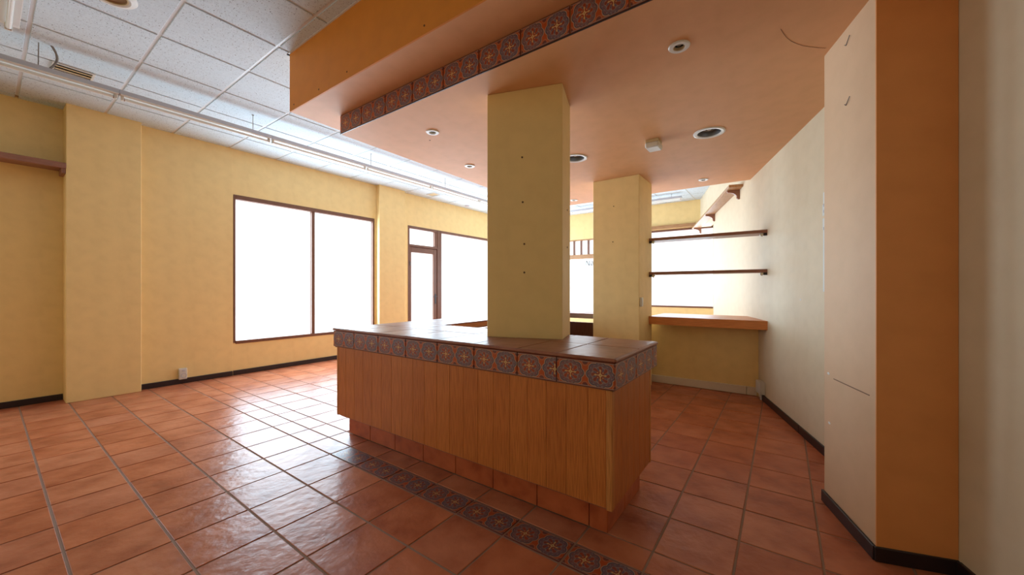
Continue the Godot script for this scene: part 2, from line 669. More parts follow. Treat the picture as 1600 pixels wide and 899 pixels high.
# ---------------------------------------------------------------- walls
func build_walls() -> void:
	var wl := structure("wall_left", "yellow painted wall with shop windows and a glazed door", "wall")
	var top := CEIL + 0.25
	# main plane: u runs along -z from z = 0
	var st := wall_mesh(Vector3(LEFT, 0, 0), Vector3(0, 0, -1), Vector3(1, 0, 0), 0.55, 9.45, 0.0, top, 0.22, [[2.06, 4.34, 0.455, 2.56], [5.125, 6.04, 0.0, 2.545], [6.04, 8.62, 0.10, 2.545]])
	part("plaster", st, M["yellow_paint"], wl)
	var rec := wall_mesh(Vector3(-6.46, 0, 0), Vector3(0, 0, -1), Vector3(1, 0, 0), -2.5, 0.55, 0.0, top, 0.2, [[-2.15, -0.55, 0.455, 2.40]])
	part("recess_plaster", rec, M["yellow_paint"], wl)
	var sec := st_new()
	span(sec, Vector3(LEFT - 0.05, 0, -2.052), Vector3(LEFT + 0.008, top, -1.09), 0.002)
	part("boxed_section", sec, M["yellow_paint"], wl)
	for q in [[-0.517, -1.10, -6.205], [-4.375, -4.975, -6.213]]:
		var ps := st_new()
		span(ps, Vector3(-6.55, 0, q[1]), Vector3(q[2], top, q[0]), 0.004)
		part("pilaster", ps, M["yellow_paint"], wl)

	var wb := structure("wall_back", "yellow back wall above the far shop windows", "wall")
	var sb := wall_mesh(Vector3(0, 0, BACK), Vector3(1, 0, 0), Vector3(0, 0, 1), -6.6, -0.6, 0.0, top, 0.22, [[-5.70, -2.90, 0.53, 2.535], [-2.76, -1.21, 0.80, 2.60]])
	part("plaster", sb, M["yellow_paint"], wb)

	var wr := structure("wall_right", "pale cream wall running at an angle along the right side", "wall")
	var rs := st_new()
	var t := right_frame(0)
	# lower part up to the niche at the far end, upper part over the whole length
	box(rs, Vector3((6.0 - 4.34) / 2, top / 2, -0.10), Vector3(6.0 + 4.34, top, 0.2), 0.0, t)
	box(rs, Vector3(-5.32, (2.585 + top) / 2, -0.10), Vector3(1.98, top - 2.585, 0.2), 0.0, t)
	part("plaster", rs, M["cream_paint"], wr)
	var ni := st_new()
	var n0 := right_at(-4.40, -0.012)
	prism(ni, PackedVector2Array([n0, Vector2(-1.205, BACK - 0.1), Vector2(-0.9, BACK - 0.1), n0 + Vector2(0.26, 0.05)]), 0.0, 2.585)
	part("niche_plaster", ni, M["cream_paint"], wr)
	# projecting pier on the right wall
	var pier := st_new()
	box(pier, Vector3(0.989, top / 2, 0.139), Vector3(0.500, top, 0.282), 0.003, t)
	part("pier", pier, M["peach_paint"], wr)
	var pface := st_new()
	box(pface, Vector3(1.239, top / 2, 0.1405), Vector3(0.008, top, 0.279), 0.001, t)
	part("pier_face", pface, M["rust_paint"], wr)

	var wn := structure("wall_near", "yellow wall behind the viewer", "wall")
	var sn := st_new()
	span(sn, Vector3(-6.7, 0, 2.3), Vector3(2.4, top, 2.5))
	part("plaster", sn, M["yellow_paint"], wn)

	# skirtings
	var bl := structure("baseboard_left", "dark brown skirting along the left wall", "skirting")
	for q in [[-6.46, 2.3, -0.517], [LEFT + 0.008, -1.10, -2.05], [LEFT, -2.056, -4.375], [LEFT, -4.975, -5.1]]:
		var s2 := st_new()
		span(s2, Vector3(q[0] - 0.002, 0.0, q[2] + 0.002), Vector3(q[0] + 0.013, 0.066, q[1] - 0.002), 0.003)
		part("skirting_board", s2, M["skirting"], bl)
	var br := structure("baseboard_right", "dark brown skirting along the right wall and its pier", "skirting")
	for q in [[-1.50, -0.43, 0.0], [-0.426, 0.74, 0.0], [1.252, 5.5, 0.0]]:
		var s3 := st_new()
		box(s3, Vector3((q[0] + q[1]) / 2, 0.033, 0.005), Vector3(q[1] - q[0], 0.066, 0.016), 0.003, t)
		part("skirting_board", s3, M["skirting"], br)
	var s4 := st_new()
	box(s4, Vector3(0.988, 0.033, 0.286), Vector3(0.51, 0.066, 0.014), 0.003, t)
	part("skirting_board", s4, M["skirting"], br)
	var s5 := st_new()
	box(s5, Vector3(1.246, 0.033, 0.144), Vector3(0.014, 0.066, 0.288), 0.003, t)
	part("skirting_board", s5, M["skirting"], br)

# ---------------------------------------------------------------- suspended ceiling
func build_ceiling() -> void:
	var c := structure("ceiling", "white suspended ceiling of speckled square panels", "ceiling")
	var slab := st_new()
	span(slab, Vector3(-6.8, CEIL + 0.06, BACK - 0.25), Vector3(2.6, CEIL + 0.26, 2.55))
	part("ceiling_slab", slab, M["plain_white"], c)
	var gx := -3.357
	var gz := -0.205
	var side := 0.576
	var full := st_new()
	box(full, Vector3(0.3, 0.009, 0.3), Vector3(side, 0.018, side), 0.002)
	var mesh := full.commit()
	var canopy := PackedVector2Array([Vector2(-3.392, -1.505), Vector2(1.5, -1.505), Vector2(1.5, -5.47), Vector2(-3.392, -5.47)])
	for i in range(-6, 9):
		for j in range(-16, 5):
			var x := gx + i * 0.6
			var z := gz + j * 0.6
			if not in_room(Vector2(x + 0.3, z + 0.3), 0.25):
				continue
			var sq := PackedVector2Array([Vector2(x + 0.012, z + 0.012), Vector2(x + 0.588, z + 0.012), Vector2(x + 0.588, z + 0.588), Vector2(x + 0.012, z + 0.588)])
			if Geometry2D.intersect_polygons(sq, canopy).is_empty():
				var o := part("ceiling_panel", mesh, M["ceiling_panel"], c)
				if (i * 7 + j * 3) % 2 == 0:
					o.transform = Transform3D(Basis(Vector3.UP, PI), Vector3(x + 0.6, CEIL, z + 0.6))
				else:
					o.position = Vector3(x, CEIL, z)
			else:
				for cut in Geometry2D.clip_polygons(sq, canopy):
					var st := st_new()
					prism(st, cut, CEIL, CEIL + 0.018)
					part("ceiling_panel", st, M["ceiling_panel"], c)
	# T bars: main runners along x, cross tees along z
	for j in range(-15, 5):
		var z := gz + j * 0.6
		var st := st_new()
		if z < -1.51 and z > -5.47:
			span(st, Vector3(-6.4, CEIL + 0.008, z - 0.0125), Vector3(-3.39, CEIL + 0.03, z + 0.0125))
		else:
			span(st, Vector3(-6.4, CEIL + 0.008, z - 0.0125), Vector3(minf(1.6, right_at((z - RW.y) / RU.y).x), CEIL + 0.03, z + 0.0125))
		part("main_runner", st, M["grid_white"], c)
	for i in range(-5, 8):
		var x := gx + i * 0.6
		var st := st_new()
		if x > -3.38:
			span(st, Vector3(x - 0.0125, CEIL + 0.0085, -1.51), Vector3(x + 0.0125, CEIL + 0.03, 2.3))
			if x < -0.5:
				span(st, Vector3(x - 0.0125, CEIL + 0.0085, BACK), Vector3(x + 0.0125, CEIL + 0.03, -5.47))
		else:
			span(st, Vector3(x - 0.0125, CEIL + 0.0085, BACK), Vector3(x + 0.0125, CEIL + 0.03, 2.3))
		part("cross_tee", st, M["grid_white"], c)
	# edge angles round the canopy
	var an := st_new()
	span(an, Vector3(-3.404, CEIL - 0.003, -5.46), Vector3(-3.380, CEIL + 0.02, -1.494))
	span(an, Vector3(-3.404, CEIL - 0.003, -1.518), Vector3(0.9, CEIL + 0.02, -1.494))
	part("edge_angle", an, M["grid_white"], c)

# ---------------------------------------------------------------- dropped canopy
const SPOTS := [[-2.419, -2.225, 0], [-2.756, -3.07, 0], [-2.54, -5.157, 0], [-0.783, -5.111, 0], [-0.462, -2.229, 2], [-1.718, -3.517, 1], [-0.508, -3.606, 1]]

func spot_radius(kind: int) -> float:
	return 0.094 if kind == 1 else 0.045

func build_canopy() -> void:
	var c := thing("dropped_canopy", "orange and salmon dropped canopy with a decorated tile edge over the counter", "canopy")
	var up := st_new()
	var far := right_at((-5.45 - RW.y) / RU.y)
	var near := right_at((-1.518 - RW.y) / RU.y)
	var upoly := PackedVector2Array([Vector2(-3.38, -1.518), Vector2(near.x, near.y), Vector2(far.x, far.y), Vector2(-3.50, -5.45)])
	# fascia (orange) and underside (salmon) as their own parts
	prism(up, upoly, CANOPY_UP, CEIL + 0.05)
	part("upper_slab", up, M["salmon_paint"], c)
	var fa := st_new()
	span(fa, Vector3(-3.381, CANOPY_UP - 0.001, -1.518), Vector3(near.x + 0.02, CEIL + 0.04, -1.506), 0.001)
	part("fascia", fa, M["orange_paint"], c)
	# lower slab with round openings for the lamps
	var near2 := right_at((-1.800 - RW.y) / RU.y)
	var poly := PackedVector2Array([Vector2(-3.104, -1.800), Vector2(near2.x, near2.y), Vector2(far.x, far.y), Vector2(-3.20, -5.45)])
	var lo := st_new()
	var xs := [-3.3, 1.2]
	var zs := [-5.5, -1.7]
	for s in SPOTS:
		var r := spot_radius(s[2]) + 0.03
		xs.append_array([s[0] - r, s[0] + r])
		zs.append_array([s[1] - r, s[1] + r])
	xs.sort()
	zs.sort()
	for i in range(xs.size() - 1):
		for j in range(zs.size() - 1):
			if xs[i + 1] - xs[i] < 0.0005 or zs[j + 1] - zs[j] < 0.0005:
				continue
			var mid := Vector2((xs[i] + xs[i + 1]) / 2, (zs[j] + zs[j + 1]) / 2)
			var hole := false
			for s in SPOTS:
				var r := spot_radius(s[2]) + 0.03
				if absf(mid.x - s[0]) < r and absf(mid.y - s[1]) < r:
					hole = true
			if hole:
				continue
			var cell := PackedVector2Array([Vector2(xs[i], zs[j]), Vector2(xs[i + 1], zs[j]), Vector2(xs[i + 1], zs[j + 1]), Vector2(xs[i], zs[j + 1])])
			for cut in Geometry2D.intersect_polygons(cell, poly):
				var tri := Geometry2D.triangulate_polygon(cut)
				for k in range(0, tri.size(), 3):
					var q := []
					for n in 3:
						q.append(Vector3(cut[tri[k + n]].x, CANOPY_LOW, cut[tri[k + n]].y))
					face(lo, q, Vector3.DOWN)
	for s in SPOTS:
		var r := spot_radius(s[2])
		for k in 32:
			var a0 := TAU * k / 32
			var a1 := TAU * (k + 1) / 32
			var q := []
			for a in [a0, a1]:
				q.append(Vector3(s[0] + cos(a) * r, CANOPY_LOW, s[1] + sin(a) * r))
			for a in [a1, a0]:
				var g := (r + 0.03) / maxf(absf(cos(a)), absf(sin(a)))
				q.append(Vector3(s[0] + cos(a) * g, CANOPY_LOW, s[1] + sin(a) * g))
			face(lo, q, Vector3.DOWN)
	prism(lo, poly, CANOPY_LOW, CANOPY_UP, Transform3D.IDENTITY, 0, 0)
	part("lower_slab", lo, M["salmon_paint"], c)
	# decorated tiles along the front edge
	var w := 0.314
	var h := CANOPY_UP - CANOPY_LOW - 0.006
	var bt := st_new()
	box(bt, Vector3.ZERO, Vector3(w - 0.005, h, 0.010), 0.0015)
	var mesh := uv_fit(bt.commit(), w - 0.005, h, true)
	for i in 12:
		var o := part("border_tile", mesh, M["border_print"], c)
		o.position = Vector3(-3.104 + w * (i + 0.5), (CANOPY_LOW + CANOPY_UP) / 2, -1.799)
	var ge := st_new()
	span(ge, Vector3(-3.104, CANOPY_LOW - 0.002, -1.8), Vector3(0.66, CANOPY_LOW + 0.004, -1.792), 0.001)
	part("tile_edge_strip", ge, M["skirting"], c)

# ---------------------------------------------------------------- columns
func build_columns() -> void:
	var turn := atan2(0.164, 0.493)
	var c1 := thing("column", "yellow plastered square column rising through the counter to the canopy", "column", Vector3(-1.458, 0, -2.26), turn)
	var s1 := st_new()
	box(s1, Vector3(0, CANOPY_LOW / 2, 0), Vector3(0.520, CANOPY_LOW, 0.338), 0.004)
	part("shaft", s1, M["yellow_paint"], c1)
	var g := turn
	for q in [[814, 0.02, 2.10], [0, 0.024, 1.80], [0, 0.035, 1.52], [0, 0.035, 1.33]]:
		plug(c1, Vector3(q[1] - 0.03, q[2], 0.170), Vector3(0, 0, 1))
	for y in [1.77, 1.51]:
		plug(c1, Vector3(0.261, y, -0.03), Vector3(1, 0, 0))
	var c2 := thing("column", "yellow plastered square column behind the counter beside the wall shelves", "column", Vector3(-1.637, 0, -4.694))
	var s2 := st_new()
	box(s2, Vector3(0, CANOPY_LOW / 2, 0), Vector3(0.570, CANOPY_LOW, 0.522), 0.004)
	part("shaft", s2, M["yellow_paint"], c2)
	for q in [[-0.02, 2.22], [-0.03, 1.79]]:
		plug(c2, Vector3(q[0], q[1], 0.262), Vector3(0, 0, 1))

func plug(parent: Node3D, at: Vector3, n: Vector3) -> void:
	var st := st_new()
	var t := Transform3D(Basis(Quaternion(Vector3.UP, n)), at)
	lathe(st, [[0.0065, -0.004], [0.0065, 0.0015], [0.003, 0.0015], [0.0, -0.002]], 10, t)
	part("wall_plug", st, M["plug_brown"], parent)

# ---------------------------------------------------------------- windows and door
# all in a frame: local x along the wall, y up, z into the room
func bar(t: Transform3D, x0: float, x1: float, y0: float, y1: float, depth: float, z := 0.0, upright := true) -> SurfaceTool:
	var st := st_new()
	box(st, Vector3((x0 + x1) / 2, (y0 + y1) / 2, z - depth / 2), Vector3(x1 - x0, y1 - y0, depth), 0.004, t, 0 if upright else 1, Vector2(rng.randf(), rng.randf()))
	return st

func pane(t: Transform3D, x0: float, x1: float, y0: float, y1: float, mat: String, parent: Node, z := -0.045) -> void:
	var st := st_new()
	box(st, Vector3((x0 + x1) / 2, (y0 + y1) / 2, z - 0.006), Vector3(x1 - x0, y1 - y0, 0.012), 0.0, t)
	part("pane", st, M[mat], parent)

func build_windows() -> void:
	var wood: Material = M["frame_wood"]
	var tl := Transform3D(Basis(Vector3(0, 0, -1), Vector3.UP, Vector3(1, 0, 0)), Vector3(LEFT, 0, 0))
	var w1 := structure("window_1", "large two-pane frosted window in a brown wooden frame on the left wall", "window")
	part("frame_stile", bar(tl, 2.06, 2.088, 0.455, 2.56, 0.09, 0.006), wood, w1)
	part("frame_stile", bar(tl, 4.295, 4.34, 0.455, 2.56, 0.09, 0.006), wood, w1)
	part("frame_rail", bar(tl, 2.088, 4.295, 2.497, 2.56, 0.09, 0.006, false), wood, w1)
	part("frame_rail", bar(tl, 2.088, 4.295, 0.44, 0.485, 0.09, 0.010, false), wood, w1)
	part("mullion", bar(tl, 3.156, 3.208, 0.485, 2.497, 0.09, 0.004), wood, w1)
	pane(tl, 2.085, 3.16, 0.48, 2.50, "window_glow", w1)
	pane(tl, 3.205, 4.30, 0.48, 2.50, "window_glow", w1)

	var d := structure("door_1", "glazed wooden door with a lever handle and a fanlight above", "door")
	part("frame_post", bar(tl, 5.125, 5.17, 0.0, 2.545, 0.09, 0.006), wood, d)
	part("frame_post", bar(tl, 5.945, 6.04, 0.0, 2.545, 0.09, 0.008), wood, d)
	part("frame_head", bar(tl, 5.17, 5.945, 2.485, 2.545, 0.09, 0.006, false), wood, d)
	part("transom_rail", bar(tl, 5.17, 5.945, 2.112, 2.160, 0.09, 0.006, false), wood, d)
	part("fanlight_stile", bar(tl, 5.868, 5.945, 2.160, 2.485, 0.07, 0.0), wood, d)
	pane(tl, 5.168, 5.87, 2.155, 2.49, "window_glow", d)
	var leaf := Node3D.new()
	leaf.name = "door_leaf"
	d.add_child(leaf, true)
	part("leaf_stile", bar(tl, 5.175, 5.222, 0.01, 2.105, 0.05, -0.004), wood, leaf)
	part("leaf_stile", bar(tl, 5.842, 5.938, 0.01, 2.105, 0.05, -0.004), wood, leaf)
	part("leaf_rail", bar(tl, 5.222, 5.842, 1.995, 2.105, 0.05, -0.004, false), wood, leaf)
	part("leaf_rail", bar(tl, 5.222, 5.842, 0.01, 0.13, 0.05, -0.004, false), wood, leaf)
	pane(tl, 5.22, 5.845, 0.12, 2.0, "window_glow_door", leaf, -0.035)
	var hp := st_new()
	box(hp, Vector3(5.893, 1.00, 0.0), Vector3(0.036, 0.22, 0.008), 0.002, tl)
	part("handle_plate", hp, M["dark_metal"], leaf)
	var hl := st_new()
	tube(hl, [tl * Vector3(5.893, 1.055, 0.0), tl * Vector3(5.893, 1.055, 0.045), tl * Vector3(5.870, 1.055, 0.052), tl * Vector3(5.775, 1.052, 0.050)], 0.009)
	part("handle_lever", hl, M["dark_metal"], leaf)
	for y in [0.3, 1.75]:
		var hg := st_new()
		tube(hg, [tl * Vector3(5.172, y - 0.045, 0.008), tl * Vector3(5.172, y + 0.045, 0.008)], 0.008, 8)
		part("hinge", hg, M["dark_metal"], leaf)

	var w2 := structure("window_2", "frosted shop window right of the glazed door, partly behind the column", "window")
	part("frame_stile", bar(tl, 6.041, 6.075, 0.10, 2.545, 0.09, 0.006), wood, w2)
	part("frame_stile", bar(tl, 8.54, 8.62, 0.10, 2.545, 0.09, 0.006), wood, w2)
	part("frame_rail", bar(tl, 6.075, 8.54, 2.487, 2.545, 0.09, 0.006, false), wood, w2)
	part("frame_rail", bar(tl, 6.075, 8.54, 0.085, 0.125, 0.09, 0.010, false), wood, w2)
	pane(tl, 6.07, 8.545, 0.12, 2.49, "window_glow_back", w2)

	# the shop front goes on to the left of the viewer: its light falls on the near wall and the canopy front
	var tn := Transform3D(Basis(Vector3(0, 0, -1), Vector3.UP, Vector3(1, 0, 0)), Vector3(-6.46, 0, 0))
	var w5 := structure("window_5", "frosted shop window in the recess left of the viewer, outside the picture", "window")
	part("frame_stile", bar(tn, -2.15, -2.11, 0.455, 2.40, 0.09, 0.006), wood, w5)
	part("frame_stile", bar(tn, -0.59, -0.55, 0.455, 2.40, 0.09, 0.006), wood, w5)
	part("frame_rail", bar(tn, -2.11, -0.59, 2.34, 2.40, 0.09, 0.006, false), wood, w5)
	part("frame_rail", bar(tn, -2.11, -0.59, 0.44, 0.485, 0.09, 0.010, false), wood, w5)
	pane(tn, -2.115, -0.585, 0.48, 2.345, "window_glow", w5)

	var tb := Transform3D(Basis(Vector3(1, 0, 0), Vector3.UP, Vector3(0, 0, 1)), Vector3(0, 0, BACK))
	var w3 := structure("window_3", "far shop window with an upper row of wooden balusters", "window")
	part("frame_stile", bar(tb, -5.70, -5.65, 0.53, 2.535, 0.09, 0.006), wood, w3)
	part("frame_stile", bar(tb, -2.95, -2.90, 0.53, 2.535, 0.09, 0.006), wood, w3)
	part("frame_rail", bar(tb, -5.65, -2.95, 2.50, 2.535, 0.09, 0.006, false), M["light_wood"], w3)
	part("baluster_rail", bar(tb, -5.65, -2.95, 2.02, 2.13, 0.11, 0.03, false), M["light_wood"], w3)
	part("frame_rail", bar(tb, -5.65, -2.95, 0.515, 0.56, 0.09, 0.010, false), wood, w3)
	for i in 13:
		var x := -4.542 + 0.206 * (i - 5)
		if x > -5.62 and x < -2.98:
			part("baluster", bar(tb, x - 0.026, x + 0.026, 2.13, 2.50, 0.05, 0.01), wood, w3)
	pane(tb, -5.655, -2.945, 2.13, 2.505, "window_glow", w3)
	pane(tb, -5.655, -2.945, 0.555, 2.03, "window_glow_back", w3)
	var tm := TextMesh.new()
	var fnt := SystemFont.new()
	fnt.font_names = PackedStringArray(["Droid Sans"])
	fnt.font_weight = 700
	tm.font = fnt
	tm.text = "Na"
	tm.font_size = 64
	tm.pixel_size = 0.0030
	tm.depth = 0.003
	tm.horizontal_alignment = HORIZONTAL_ALIGNMENT_LEFT
	var lt := part("lettering", tm, M["letter_grey"], w3)
	lt.position = Vector3(-4.235, 1.90, BACK - 0.029)

	var w4 := structure("window_4", "frosted back window behind the two wooden wall shelves", "window")
	part("frame_stile", bar(tb, -2.76, -2.72, 0.80, 2.60, 0.09, 0.006), wood, w4)
	part("frame_stile", bar(tb, -1.225, -1.21, 0.80, 2.60, 0.06, -0.02), M["cream_paint"], w4)
	part("frame_rail", bar(tb, -2.72, -1.235, 2.555, 2.60, 0.09, 0.006, false), wood, w4)
	part("frame_rail", bar(tb, -2.72, -1.235, 0.80, 0.838, 0.09, 0.010, false), wood, w4)
	pane(tb, -2.725, -1.23, 0.83, 2.56, "window_glow_back", w4)

# ---------------------------------------------------------------- counter
const CT := 0.894            # top of the counter
const CF := -1.707           # front of the tile band
const CL := -3.055           # left end
const CR := -0.632           # right end
const CB := -2.430           # back edge of the front arm
const CI := -2.500           # inner edge of the left wing

# outline of the rotated column on the ground, for cutting the worktop round it
func column_foot(grow: float) -> PackedVector2Array:
	var turn := atan2(0.164, 0.493)
	var out := PackedVector2Array()
	for q in [[-1, -1], [1, -1], [1, 1], [-1, 1]]:
		var v := Vector3(q[0] * (0.260 + grow), 0, q[1] * (0.169 + grow)).rotated(Vector3.UP, turn)
		out.append(Vector2(v.x - 1.458, v.z - 2.26))
	return out

func top_tile(parent: Node3D, x0: float, x1: float, z0: float, z1: float) -> void:
	var st := st_new()
	var g := 0.006
	var sq := PackedVector2Array([Vector2(x0 + g / 2, z0 + g / 2), Vector2(x1 - g / 2, z0 + g / 2), Vector2(x1 - g / 2, z1 - g / 2), Vector2(x0 + g / 2, z1 - g / 2)])
	if not Geometry2D.intersect_polygons(sq, column_foot(0.003)).is_empty():
		for piece in Geometry2D.clip_polygons(sq, column_foot(0.003)):
			var cut := st_new()
			prism(cut, piece, CT - 0.012, CT)
			part("top_tile", cut, M["counter_clay"], parent)
		return
	box(st, Vector3.ZERO, Vector3(x1 - x0 - g, 0.012, z1 - z0 - g), 0.0025)
	var o := part("top_tile", st, M["counter_clay"], parent)
	o.transform = Transform3D(Basis.from_euler(Vector3(rng.randf_range(-1, 1), 0, rng.randf_range(-1, 1)) * 0.002), Vector3((x0 + x1) / 2, CT - 0.006, (z0 + z1) / 2))

func build_counter() -> void:
	var b := thing("bar_counter", "wood panelled bar counter standing on a recessed clay tile plinth", "counter")
	var jx := [CL, -2.755, -2.441, -2.127, -1.813, -1.499, -1.185, -0.939, CR]
	# carcass: front arm, left wing, far arm
	var ca := st_new()
	span(ca, Vector3(-2.985, 0.165, -2.34), Vector3(-1.77, 0.735, -1.735))
	span(ca, Vector3(-1.15, 0.165, -2.34), Vector3(-0.66, 0.735, -1.735))
	span(ca, Vector3(-1.77, 0.165, -1.96), Vector3(-1.15, 0.735, -1.735))
	span(ca, Vector3(-2.985, 0.165, -5.10), Vector3(-2.96, 0.735, -2.34))
	span(ca, Vector3(-2.985, 0.0, -5.10), Vector3(-2.56, 0.165, -2.34))
	span(ca, Vector3(-2.96, 0.40, -5.05), Vector3(-2.56, 0.42, -2.34))
	span(ca, Vector3(-2.96, 0.0, -5.12), Vector3(-1.93, 0.735, -5.10))
	for z in [-3.2, -4.1, -5.0]:
		span(ca, Vector3(-2.96, 0.0, z - 0.01), Vector3(-2.56, 0.735, z + 0.01))
	part("carcass", ca, M["shelf_wood"], b)
	# tongue and groove boards on the front
	var x := -2.998
	var i := 0
	while x < -0.70:
		var wd := 0.1172
		if x + wd > -0.70:
			wd = -0.678 - x
		var st := st_new()
		box(st, Vector3(x + wd / 2, 0.460, -1.725), Vector3(wd - 0.0009, 0.56, 0.022), 0.0013, Transform3D.IDENTITY, 0, Vector2(i * 0.37, i * 0.71))
		part("board", st, M["board_wood_%d" % [0, 2, 1, 3, 0, 1, 2, 0, 3][i % 9]], b)
		x += wd
		i += 1
	# boards on the right end and the left flank
	var z := -1.740
	i = 0
	while z > -2.32:
		var st := st_new()
		var wd := minf(0.0975, z + 2.325)
		box(st, Vector3(-0.657, 0.460, z - wd / 2), Vector3(0.020, 0.56, wd - 0.0015), 0.0018, Transform3D.IDENTITY, 0, Vector2(i * 0.53, i * 0.31))
		part("board", st, M["board_wood_%d" % ((i * 2 + 1) % 4)], b)
		z -= wd
		if wd < 0.02:
			break
		i += 1
	z = -1.74
	i = 0
	while z > -5.0:
		var st := st_new()
		box(st, Vector3(-2.992, 0.460, z - 0.0585), Vector3(0.020, 0.56, 0.1157), 0.0018, Transform3D.IDENTITY, 0, Vector2(i * 0.53, i * 0.31))
		part("board", st, M["board_wood_%d" % (i % 4)], b)
		z -= 0.1172
		i += 1
	for q in [[-0.660, -1.722, 0.030, 0.034], [-0.655, -2.335, 0.022, 0.020], [-3.0, -1.724, 0.022, 0.026]]:
		var st := st_new()
		box(st, Vector3(q[0], 0.459, q[1]), Vector3(q[2], 0.565, q[3]), 0.003)
		part("corner_post", st, M["post_wood"], b)
	# plinth of clay tiles
	var pc := st_new()
	span(pc, Vector3(-2.96, 0.0, -2.33), Vector3(-1.77, 0.164, -1.822))
	span(pc, Vector3(-1.15, 0.0, -2.33), Vector3(-0.72, 0.164, -1.822))
	span(pc, Vector3(-1.77, 0.0, -1.96), Vector3(-1.15, 0.164, -1.822))
	part("plinth_core", pc, M["grout"], b)
	var px := [-2.99, -2.69, -2.376, -2.062, -1.748, -1.434, -1.12, -0.806, -0.706]
	for k in range(px.size() - 1):
		var st := st_new()
		box(st, Vector3((px[k] + px[k + 1]) / 2, 0.09, -1.814), Vector3(px[k + 1] - px[k] - 0.004, 0.176, 0.012), 0.002)
		part("plinth_tile", st, M["plinth_clay"], b)
	for q in [[-1.808, -2.06], [-2.06, -2.33]]:
		var st := st_new()
		box(st, Vector3(-0.713, 0.09, (q[0] + q[1]) / 2), Vector3(0.012, 0.176, q[0] - q[1] - 0.004), 0.002)
		part("plinth_tile", st, M["plinth_clay"], b)

	# tiled worktop
	var w := thing("counter_worktop", "U-shaped clay tiled worktop edged with blue and red medallion tiles", "worktop")
	var core := st_new()
	for piece in Geometry2D.clip_polygons(PackedVector2Array([Vector2(CL + 0.012, CB + 0.004), Vector2(CR - 0.012, CB + 0.004), Vector2(CR - 0.012, CF - 0.008), Vector2(CL + 0.012, CF - 0.008)]), column_foot(0.002)):
		prism(core, piece, 0.735, CT - 0.011)
	span(core, Vector3(CL + 0.012, 0.83, -5.10), Vector3(CI - 0.006, CT - 0.011, CB + 0.004))
	span(core, Vector3(CI - 0.006, 0.83, -5.10), Vector3(-1.924, CT - 0.011, -4.640))
	part("worktop_core", core, M["grout"], w)
	var zmid := -2.078
	for k in range(jx.size() - 1):
		top_tile(w, jx[k], jx[k + 1], zmid, CF + 0.004)
		top_tile(w, jx[k], jx[k + 1], CB, zmid)
	var wz := CB
	while wz > -5.0:
		var z2 := maxf(wz - 0.314, -5.11)
		top_tile(w, CL, -2.755, z2, wz)
		top_tile(w, -2.755, CI, z2, wz)
		wz = z2
	for k in [[-2.50, -2.19], [-2.19, -1.925]]:
		for q in [[-4.64, -4.87], [-4.87, -5.11]]:
			top_tile(w, k[0], k[1], q[1], q[0])
	# rounded front edge strip above the band
	var ed := st_new()
	span(ed, Vector3(CL - 0.002, CT - 0.018, CF - 0.006), Vector3(CR + 0.004, CT - 0.001, CF + 0.008), 0.005)
	part("edge_strip", ed, M["counter_clay"], w)
	var ed2 := st_new()
	span(ed2, Vector3(CR - 0.004, CT - 0.018, CB), Vector3(CR + 0.008, CT - 0.001, CF + 0.004), 0.005)
	part("edge_strip", ed2, M["counter_clay"], w)
	# medallion tiles on the front, the right end and the left flank
	var h := 0.130
	var hy := 0.744 + h / 2
	for k in range(jx.size() - 1):
		var wd: float = jx[k + 1] - jx[k]
		var st := st_new()
		box(st, Vector3.ZERO, Vector3(wd - 0.005, h, 0.010), 0.0015)
		# a cut tile shows only part of the print
		var o := part("border_tile", uv_crop(st.commit(), wd, 0.314, h), M["border_print"], w)
		o.position = Vector3((jx[k] + jx[k + 1]) / 2, hy, CF - 0.004)
	var sz := CF + 0.001
	for wd in [0.314, 0.314, 0.10]:
		var wd2: float = minf(wd, sz - CB)
		if wd2 < 0.03:
			break
		var st := st_new()
		box(st, Vector3.ZERO, Vector3(wd2 - 0.005, h, 0.010), 0.0015)
		var o := part("border_tile", uv_crop(st.commit(), wd2, 0.314, h), M["border_print"], w)
		o.transform = Transform3D(Basis(Vector3.UP, PI / 2), Vector3(CR - 0.004, hy, sz - wd2 / 2))
		sz -= wd2
	sz = CF
	for k in 10:
		var st := st_new()
		box(st, Vector3.ZERO, Vector3(0.309, h, 0.010), 0.0015)
		var o := part("border_tile", uv_crop(st.commit(), 0.314, 0.314, h), M["border_print"], w)
		o.transform = Transform3D(Basis(Vector3.UP, -PI / 2), Vector3(CL + 0.004, hy, sz - 0.157))
		sz -= 0.314
	# wooden inner edges seen over the well of the counter
	for q in [[Vector3(CI - 0.018, 0.838, -4.64), Vector3(CI, CT - 0.012, CB), 2], [Vector3(CI, 0.838, -4.658), Vector3(-1.925, CT - 0.012, -4.64), 1], [Vector3(CI, 0.838, CB - 0.004), Vector3(CR - 0.01, CT - 0.012, CB + 0.014), 1]]:
		var st := st_new()
		span(st, q[0], q[1], 0.002, q[2])
		part("inner_edge", st, M["desk_wood"], w)

func uv_crop(mesh: ArrayMesh, w: float, whole: float, h: float) -> ArrayMesh:
	var a := mesh.surface_get_arrays(0)
	var v: PackedVector3Array = a[Mesh.ARRAY_VERTEX]
	var uv := PackedVector2Array()
	for p in v:
		uv.append(Vector2((p.x + w / 2) / whole, 0.5 - p.y / h))
	a[Mesh.ARRAY_TEX_UV] = uv
	var out := ArrayMesh.new()
	out.add_surface_from_arrays(Mesh.PRIMITIVE_TRIANGLES, a)
	return out

